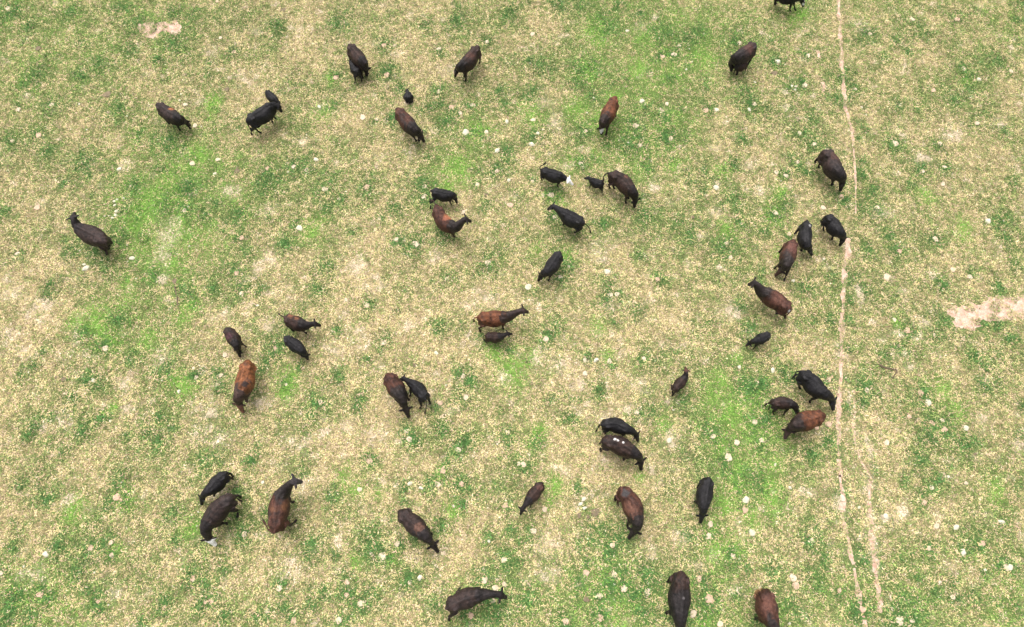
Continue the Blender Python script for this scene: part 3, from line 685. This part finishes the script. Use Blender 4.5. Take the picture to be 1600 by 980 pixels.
OR = (.26,.10,.045); GY_ = (.042,.036,.036); WH = (.62,.58,.56); TANL = (.42,.24,.11)
HERD = [
 dict(k='cow', s=.95, c='gb', R=(244,161), W=(275,181), P=(288,188), N=(297,196), feet={'fr':(282,204)}, marks=[(268,170,.17,OR)], ref='the brown cow with a ginger flank spot',
      label='dark brown cow with a small ginger flank spot, alone in the upper left'),
 dict(k='cow', s=.97, c='k', R=(385,187), W=(421,163), P=(433,163), N=(440,175), h='m', feet={'hr':(394,211),'hl':(408,208),'fr':(426,191)}, ref='the black cow hiding a calf behind its neck',
      label='black-brown cow side on with a calf half hidden behind her neck, upper left'),
 dict(k='calf', s=.62, c='k', R=(415,141), W=(429,154), P=(433,160), N=(435,166), h='m', ref='the calf half hidden behind a cow neck',
      label='small black calf half hidden behind the neck of a black cow, upper left'),
 dict(k='cow', s=1.0, c='kb', R=(545,68), W=(566,93), P=(571,104), N=(573,119), ref='the black cow suckling a calf near the top',
      label='black cow near the top edge with a calf suckling at her side'),
 dict(k='calf', s=.66, c='k', R=(558,111), W=(550,99), P=(547,94), N=(552,92), h='l', feet={'hl':(554,130),'hr':(565,128)}, tail=(561,122,.3), ref='the calf suckling near the top edge',
      label='black calf suckling under the black cow near the top edge, rump towards us'),
 dict(k='cow', s=.97, c='kb', R=(747,71), W=(722,98), P=(714,106), N=(711,120), feet={'fl':(727,127),'hl':(749,99)}, marks=[(735,88,.25,(.06,.027,.02))], ref='the lone dark brown cow at top centre',
      label='dark brown cow facing down left, alone at the top centre'),
 dict(k='calf', s=.6, c='k', R=(637,153), W=(637,144), P=(636,140), N=(634,143), lying=True, h='l', fat=1.05, ref='the curled up calf', 
      label='tiny black calf curled up lying on the grass above the red-brown cow'),
 dict(k='cow', s=1.0, c='br', R=(620,168), W=(646,197), P=(656,209), N=(663,222), feet={'hr':(625,193),'fr':(651,221)}, dq=.75, ref='the chestnut cow below the curled up calf',
      label='chestnut brown cow with a black neck, just below the curled up calf'),
 dict(k='cow', s=1.0, c='rd', R=(962,150), W=(945,184), P=(940,195), N=(940,210), marks=[('blaze',)], dq=.8, ref='the red cow with white on its face, top centre',
      label='red-brown cow with a white marked face grazing on greener grass, top centre'),
 dict(k='calf', s=.80, c='k', R=(846,264), W=(877,273), P=(887,279), N=(895,289), h='m', feet={'hr':(847,282),'fr':(872,293)}, tail=(851,256,1.4), marks=[('face',)], ref='the white faced black calf',
      label='black calf with an all white face, centre right of the middle group'),
 dict(k='calf', s=.60, c='k', R=(943,286), W=(926,280), P=(920,277), N=(913,279), h='m', feet={'fl':(920,293),'hl':(940,302)}, tail=(949,292,.7), ref='the tiny black calf behind a cow tail',
      label='very small black calf standing behind the raised tail of a black cow'),
 dict(k='cow', s=1.0, c='kb', R=(953,270), M=(974,277), W=(988,294), P=(993,310), N=(991,324), feet={'fr':(978,318),'hr':(953,294),'hl':(960,295)}, tail=(942,284,.9), marks=[(978,277,.12,(.10,.045,.03))], ref='the black cow with a reddish spine',
      label='black cow with a reddish spine and tail stretched out towards a tiny calf'),
 dict(k='cow', s=.95, c='k', R=(912,347), W=(882,330), P=(865,321), N=(856,327), h='m', feet={'hl':(898,363),'fl':(880,351)}, tail=(923,363,.5), ref='the black cow walking left, tail hanging out',
      label='plain black cow walking left, head raised, tail hanging out behind, below the white faced calf'),
 dict(k='cow', s=.88, c='k', R=(875,393), W=(856,420), P=(846,429), N=(841,439), feet={'fl':(857,439)}, ref='the lone black heifer in the centre',
      label='slim black heifer grazing towards the lower left, alone right of the picture centre'),
 dict(k='calf', s=.76, c='k', R=(675,297), W=(703,302), P=(711,308), N=(714,317), feet={'hr':(673,327),'fr':(706,320)}, tail=(672,315,.5), ref='the black calf above the ginger striped cow',
      label='black calf side on, standing just above the brown cow with a ginger stripe'),
 dict(k='cow', s=.97, c='br', R=(681,320), M=(690,339), W=(708,350), P=(726,341), N=(736,346), h='u', feet={'fr':(711,371)}, tail=(674,313,1.1), marks=[(700,338,.22,OR),(696,343,.14,(.2,.07,.04))], dq=.85, ref='the brown cow with a ginger stripe',
      label='brown cow with a bright ginger stripe on its side, head turned to the right'),
 dict(k='cow', s=1.05, c='gb', R=(162,376), M=(141,364), W=(119,353), P=(112,340), N=(117,331), h='u', fat=1.1, feet={'hl':(166,396),'hr':(163,389)}, tail=(167,398,.5), ref='the lone broad cow at the far left',
      label='broad dark brown cow with its head up, alone at the far left'),
 dict(k='calf', s=.80, c='kb', R=(352,512), W=(366,535), P=(372,547), N=(375,558), marks=[(358,525,.15,(.05,.02,.024))], ref='the black calf above the orange-brown cow',
      label='black calf with a grey neck grazing just above the orange-brown cow'),
 dict(k='cow', s=1.05, c='or', R=(385,563), M=(377,594), W=(372,613), P=(372,629), N=(380,645), dq=.78, feet={'fl':(386,628),'hl':(398,576)}, marks=[(383,600,.13,(.03,.018,.015)),('head',(.13,.06,.04)),('leg',-1,TANL)], ref='the orange-brown cow on the left',
      label='orange-brown cow with a grey neck walking down the picture, left of centre'),
 dict(k='calf', s=.88, c='kb', R=(444,495), W=(472,505), P=(489,505), N=(501,509), h='m', feet={'fr':(479,521)}, tail=(436,491,.95), marks=[(455,495,.13,(.13,.055,.03)),(464,498,.12,(.13,.055,.03))], ref='the calf with an orange streaked back',
      label='black-brown young beast with an orange streaked back and curled tail'),
 dict(k='calf', s=.78, c='k', R=(444,526), W=(468,544), P=(477,553), N=(481,562), ref='the black calf below the streaked one',
      label='black calf grazing directly below the young beast with the orange streaked back'),
 dict(k='cow', s=.98, c='rd', R=(747,495), W=(788,492), P=(815,484), N=(825,488), h='u', tail=(741,502,.7), dq=.95, ref='the red cow with outstretched neck in the middle',
      label='red-brown cow facing right with a long outstretched black neck, picture centre'),
 dict(k='calf', s=.66, c='kb', R=(759,524), W=(782,524), P=(792,521), N=(801,522), h='m', feet={'hr':(760,535),'fr':(775,537)}, tail=(757,532,.4), ref='the small calf below the red cow',
      label='small black-brown calf standing parallel below the red cow with the outstretched neck'),
 dict(k='cow', s=1.05, c='br', R=(604,584), W=(624,615), P=(633,636), N=(639,653), dq=.72, ref='the brown cow side by side with a black calf',
      label='brown cow with a charcoal neck, grazing side by side with a black calf'),
 dict(k='calf', s=.82, c='k', R=(664,622), M=(654,607), W=(643,598), P=(631,591), N=(625,593), h='m', feet={'hr':(672,631),'hl':(656,638),'fl':(640,619)}, tail=(664,650,.1), ref='the black calf nosing the brown cow',
      label='black calf nosing the flank of a brown cow, its tail hanging straight down'),
 dict(k='cow', s=1.08, c='gb', R=(1289,234), M=(1302,245), W=(1314,266), P=(1318,282), N=(1313,298), dq=.8, feet={'hr':(1274,253),'fr':(1301,289)}, marks=[(1305,245,.28,(.06,.03,.024))], ref='the big cow beside the dirt path, upper right',
      label='big dark brown cow with head turned down beside the dirt path, upper right'),
 dict(k='cow', s=.88, c='k', R=(1292,337), M=(1304,344), W=(1314,358), P=(1319,372), N=(1312,384), feet={'hr':(1284,352),'hl':(1287,361),'fr':(1300,375)}, ref='the black heifer with its nose on the bare path',
      label='black heifer grazing at the start of a pink bare stretch of the path'),
 dict(k='cow', s=.85, c='k', R=(1262,345), W=(1263,378), P=(1266,388), N=(1269,400), feet={'fr':(1253,393)}, tail=(1245,362,.6), marks=[(1264,354,.07,(.2,.19,.19))], ref='the black heifer with a white back fleck',
      label='black heifer with a white fleck on its back, tail swung left, between two others'),
 dict(k='cow', s=.97, c='br', R=(1241,374), W=(1233,408), P=(1224,419), N=(1211,431), dq=.8, feet={'fl':(1225,439)}, marks=[('head',(.05,.027,.022)),(1237,388,.25,(.10,.042,.032))], ref='the chestnut cow nearest the two black heifers',
      label='chestnut cow with a dark neck grazing down left of the two black heifers'),
 dict(k='cow', s=1.02, c='br', R=(1236,483), M=(1219,466), W=(1198,454), P=(1181,441), N=(1169,445), h='u', feet={'fl':(1191,472),'hl':(1228,496),'hr':(1212,490)}, marks=[(1234,486,.06,(.4,.38,.36)),(1215,467,.25,(.09,.038,.026))], ref='the chestnut cow with a white tail spot',
      label='chestnut cow with head up to the left and a small white spot by its tail'),
 dict(k='calf', s=.66, c='k', R=(1204,521), W=(1184,530), P=(1173,535), N=(1165,541), h='l', feet={'fl':(1176,546)}, marks=[('muzzle',(.10,.045,.03))], ref='the lone little calf with a brown muzzle',
      label='little black calf with a brown muzzle, walking left, alone'),
 dict(k='calf', s=.64, c='kb', R=(1054,608), W=(1071,589), P=(1073,580), N=(1071,574), h='u', feet={'hl':(1052,618)}, tail=(1049,602,.8), marks=[('head',(.06,.026,.02))], ref='the lone little calf looking away',
      label='little dark brown calf looking away up the picture, alone right of centre'),
 dict(k='cow', s=1.02, c='k', R=(1254,581), M=(1272,593), W=(1289,611), P=(1302,625), N=(1302,643), feet={'hr':(1250,607),'fr':(1265,629)}, tail=(1240,590,.9), ref='the black cow with its head at the path',
      label='plain black cow with its tail out and its head at the edge of the path'),
 dict(k='calf', s=.76, c='kb', R=(1209,630), M=(1224,627), W=(1238,630), P=(1245,639), N=(1248,650), feet={'hr':(1209,648),'fr':(1225,649)}, tail=(1201,639,.6), ref='the small calf nosing the chestnut cow',
      label='small dark calf reaching its nose to the back of a chestnut cow'),
 dict(k='cow', s=1.05, c='rd', R=(1290,648), fat=1.02, M=(1270,653), W=(1249,661), P=(1234,670), N=(1226,686), dq=.72, marks=[('head',(.05,.03,.028))], ref='the chestnut cow by the path',
      label='round chestnut cow with a charcoal neck, a small calf touching its back'),
 dict(k='calf', s=.84, c='k', R=(351,740), M=(338,750), W=(325,764), P=(315,777), N=(315,790), feet={'hl':(364,749),'fl':(334,775)}, tail=(364,745,.5), ref='the black calf above the white nosed cow',
      label='black calf grazing just above the big brown cow with a white nose'),
 dict(k='cow', s=1.08, c='gb', R=(360,777), M=(338,792), W=(320,818), P=(324,840), N=(337,852), feet={'hl':(371,808)}, marks=[('face',)], ref='the curved brown cow with a white nose, lower left',
      label='big grey-brown cow curved like a bow, with a white nose, lower left'),
 dict(k='cow', s=1.1, c='br', R=(428,829), M=(430,797), W=(437,771), P=(456,752), N=(472,753), h='u', dq=.95, feet={'hr':(463,813)}, tail=(411,814,.85), marks=[(447,790,.25,(.11,.048,.024)),(428,795,.2,(.085,.036,.02)),('head',(.035,.03,.032))], ref='the brown cow with a curled tail, lower left',
      label='brown cow heading up the picture with curled tail, head turned to the right'),
 dict(k='cow', s=1.02, c='gb', R=(624,799), W=(661,834), P=(675,849), N=(686,865), dq=.74, marks=[(655,825,.2,(.09,.045,.032))], ref='the grey-brown cow at lower centre',
      label='grey-brown cow with a black neck heading down right, lower centre'),
 dict(k='calf', s=.72, c='kb', R=(847,755), W=(826,782), P=(817,794), N=(813,804), h='m', feet={'fl':(828,793)}, marks=[(843,762,.15,(.06,.026,.02))], ref='the small brown calf at lower centre',
      label='small dark brown calf heading down left, alone at lower centre'),
 dict(k='cow', s=1.05, c='gb', R=(699,950), M=(722,938), W=(748,930), P=(780,929), N=(791,934), h='m', feet={'hr':(702,969)}, tail=(717,921,.7), ref='the dark brown cow at the bottom edge',
      label='dark brown cow facing right near the bottom edge, tail swung over its back'),
 dict(k='cow', s=.87, c='k', R=(942,663), M=(961,661), W=(980,669), P=(994,678), N=(997,690), feet={}, tail=(932,673,.6), ref='the black heifer above the white backed cow',
      label='black heifer grazing parallel just above the cow with a white back patch'),
 dict(k='cow', s=1.04, c='kb', R=(943,688), M=(967,692), W=(990,705), P=(1001,718), N=(1002,736), marks=[(960,687,.06,WH),(965,689,.06,WH),(973,692,.05,WH)], ref='the cow with a white back patch',
      label='black-brown cow with a small white patch on its back'),
 dict(k='cow', s=1.1, c='br', R=(972,763), M=(989,785), W=(997,811), P=(993,827), N=(981,843), dq=.85, tail=(965,787,.5), marks=[(977,770,.16,GY_),(983,795,.3,(.10,.045,.03))], ref='the big brown cow with a dark spine',
      label='big reddish brown cow with a dark spine stripe, curved, grazing downward below the black pair'),
 dict(k='cow', s=.90, c='k', R=(1109,747), W=(1102,788), P=(1098,803), N=(1094,819), ref='the lone black heifer facing down',
      label='slim black heifer facing straight down the picture, alone in greener grass'),
 dict(k='cow', s=1.15, c='kb', R=(1067,896), M=(1066,930), W=(1065,962), P=(1063,986), N=(1062,1004), marks=[(1067,935,.06,(.09,.08,.08))], dq=.2, ref='the big black cow cut by the bottom edge',
      label='big black cow seen from above, its head cut off by the bottom edge'),
 dict(k='cow', s=1.12, c='br', R=(1198,924), M=(1204,950), W=(1209,970), P=(1212,992), N=(1212,1010), feet={'hr':(1181,928)}, marks=[('leg',1,TANL),(1202,945,.3,(.095,.04,.028))], dq=1.1, ref='the brown cow cut by the bottom edge',
      label='reddish brown cow with a tan hind leg, its head cut off by the bottom edge'),
 dict(k='cow', s=.97, c='k', R=(1216,-22), W=(1243,-12), P=(1254,-3), N=(1255,10), feet={'fr':(1235,18),'fl':(1245,17),'hr':(1213,7)}, marks=[('blaze',)], ref='the black cow cut by the top edge',
      label='black cow mostly cut off by the top edge, only legs and head in view'),
 dict(k='cow', s=1.05, c='gb', R=(1181,67), W=(1155,84), P=(1143,95), N=(1143,111), marks=[(1170,75,.3,(.06,.028,.022))], dq=.8, ref='the brown cow suckling a calf, top right',
      label='dark brown cow at the top right with a calf suckling under her'),
 dict(k='calf', s=.62, c='kb', R=(1168,96), W=(1154,100), P=(1149,103), N=(1145,107), h='l', feet={'fl':(1149,118),'hl':(1166,107)}, ref='the calf suckling at the top right',
      label='small black calf standing tight against the dark brown cow, top right'),
]
centres = []
for sp in HERD:
    ob, org = make_beast(sp); centres.append((sp['ref'], org))

# ------------------------------------------------------------------ dung pats and pale stones: kind,x,y,radius in photo pixels
def pat_mesh(r, mat, seed, kind):
    rr = random.Random(seed); bm = bmesh.new(); n = 22; el = rr.uniform(.78, 1.0); an = rr.uniform(0, 3.14)
    ph = [rr.uniform(0, 6.28) for _ in range(4)]
    h = (.03 if kind != 'g' else .02) + .08 * r
    prof = [(1.0, 0.0), (1.02, .35), (.93, .85), (.78, 1.0), (.55, .82), (.3, .9), (.12, .8)]
    rows = []
    for f, z in prof:
        row = []
        for k in range(n):
            a = 2 * math.pi * k / n
            w_ = 1 + .08 * math.sin(2 * a + ph[0]) + .07 * math.sin(3 * a + ph[1]) + .05 * math.sin(5 * a + ph[2]) + rr.uniform(-.035, .035)
            x, y = math.cos(a) * r * f * w_, math.sin(a) * r * f * w_ * el
            row.append(bm.verts.new((x * math.cos(an) - y * math.sin(an), x * math.sin(an) + y * math.cos(an), z * h * rr.uniform(.8, 1.15) + (0 if z else .0))))
        rows.append(row)
    for a, b_ in zip(rows[:-1], rows[1:]):
        for k in range(n): bm.faces.new((a[k], a[(k + 1) % n], b_[(k + 1) % n], b_[k]))
    c = bm.verts.new((0, 0, h * .75))
    for k in range(n): bm.faces.new((rows[-1][k], rows[-1][(k + 1) % n], c))
    me = bpy.data.meshes.new('dung_pat'); bm.to_mesh(me); bm.free(); me.materials.append(mat)
    for p in me.polygons: p.use_smooth = True
    return me
def stone_mesh(r, seed):
    rr = random.Random(seed); bm = bmesh.new(); bmesh.ops.create_icosphere(bm, subdivisions=3 if r > .07 else 2, radius=1)
    pl = [(Vector((rr.uniform(-1, 1), rr.uniform(-1, 1), rr.uniform(-.2, 1))).normalized(), rr.uniform(.62, .92)) for _ in range(9)]
    el = rr.uniform(.6, .95)
    for v in bm.verts:
        for nrm, d in pl:
            e = v.co.dot(nrm) - d
            if e > 0: v.co -= nrm * e * .9
        v.co *= rr.uniform(.96, 1.04)
        v.co.x *= r * 1.12; v.co.y *= r * 1.12 * el; v.co.z = v.co.z * r * .42 + r * .12
        v.co.z = max(v.co.z, -.01)
    bmesh.ops.rotate(bm, verts=bm.verts, cent=(0, 0, 0), matrix=__import__('mathutils').Matrix.Rotation(rr.uniform(0, 6.28), 3, 'Z'))
    me = bpy.data.meshes.new('pale_stone'); bm.to_mesh(me); bm.free(); me.materials.append(M_STONE)
    return me
ORD = ['nearest', 'second', 'third', 'fourth', 'fifth', 'sixth', 'seventh', 'eighth', 'ninth', 'tenth', 'eleventh', 'twelfth', 'thirteenth', 'fourteenth', 'fifteenth', 'sixteenth', 'seventeenth', 'eighteenth']
def place_labels(items, noun):
    """label each thing by the beast nearest to it, the side of it, and its rank there"""
    g = {}
    for it in items:
        p = it['p']; ref, org = min(centres, key=lambda c: (c[1] - p).length)
        d = p - org; a = math.degrees(math.atan2(d.y, d.x)) % 360
        side = ['right of', 'above', 'left of', 'below'][int(((a + 45) % 360) // 90)]
        g.setdefault((it['adj'], side, ref), []).append(((p - org).length, it))
    for (adj, side, ref), L in g.items():
        L.sort(key=lambda t: t[0])
        for k, (_, it) in enumerate(L):
            it['label'] = (f"{adj} {noun} {side} {ref}" if len(L) == 1 else f"{ORD[k]} {adj} {noun} {side} {ref}")
items = []
for k, t in enumerate(PATS.split()):
    kind = t[0]; x, y, r = (float(v) for v in t[1:].split(',')); p = at(x, y)
    items.append(dict(p=p, r=r / ppm(y), kind=kind, adj={'c': 'cream', 'p': 'pinkish', 'g': 'dark'}[kind], seed=k))
place_labels(items, 'dung pat')
for it in items:
    o = link(bpy.data.objects.new('dung_pat', pat_mesh(it['r'] * 1.0, M_PAT[it['kind']], it['seed'], it['kind']))); o.location = it['p'] + Vector((0, 0, .03))
    o.location.z = .012
    tag(o, it['label'], 'dung pat', 'dung pats scattered over the pasture')
items = []
for k, t in enumerate(STONES.split()):
    x, y, r = (float(v) for v in t.split(','))
    items.append(dict(p=at(x, y), r=r / ppm(y), adj='white' if r > 3.2 else 'tiny white', seed=k + 900))
place_labels(items, 'stone')
for it in items:
    o = link(bpy.data.objects.new('pale_stone', stone_mesh(it['r'] * .98, it['seed']))); o.location = it['p']; o.location.z = .02
    tag(o, it['label'], 'stone', 'pale stones scattered over the pasture')

# ------------------------------------------------------------------ fallen sticks
def stick(name, pts, rad, label):
    P = catmull([at(x, y, z) for x, y, z in pts], 4); bm = bmesh.new()
    P = [p + Vector((random.uniform(-.015, .015), random.uniform(-.015, .015), 0)) for p in P]
    tube(bm, P, [rad * (1.2 - .7 * k / len(P)) for k in range(len(P))], 7)
    bmesh.ops.recalc_face_normals(bm, faces=bm.faces)
    me = bpy.data.meshes.new(name); bm.to_mesh(me); bm.free(); me.materials.append(M_WOOD)
    for q in me.polygons: q.use_smooth = True
    tag(link(bpy.data.objects.new(name, me)), label, 'stick')
stick('fallen_branch', [(1374,569,.05),(1379,573,.09),(1388,575,.06),(1396,577,.1),(1401,578,.12),(1400,583,.07),(1396,588,.06),(1393,591,.05)], .028, 'thin crooked dead branch lying on the grass at the right')
stick('fallen_stick', [(273,448,.04),(275,458,.06),(277,466,.05),(278,478,.05),(281,489,.05)], .026, 'thin dark dead stick lying lengthwise in the grass at the left')

labs = [o['label'] for o in S.objects if 'label' in o.keys()]
dup = {l for l in labs if labs.count(l) > 1}; print('DUP', dup, 'LONG', [l for l in labs if len(l.split()) > 16][:20], len(labs))
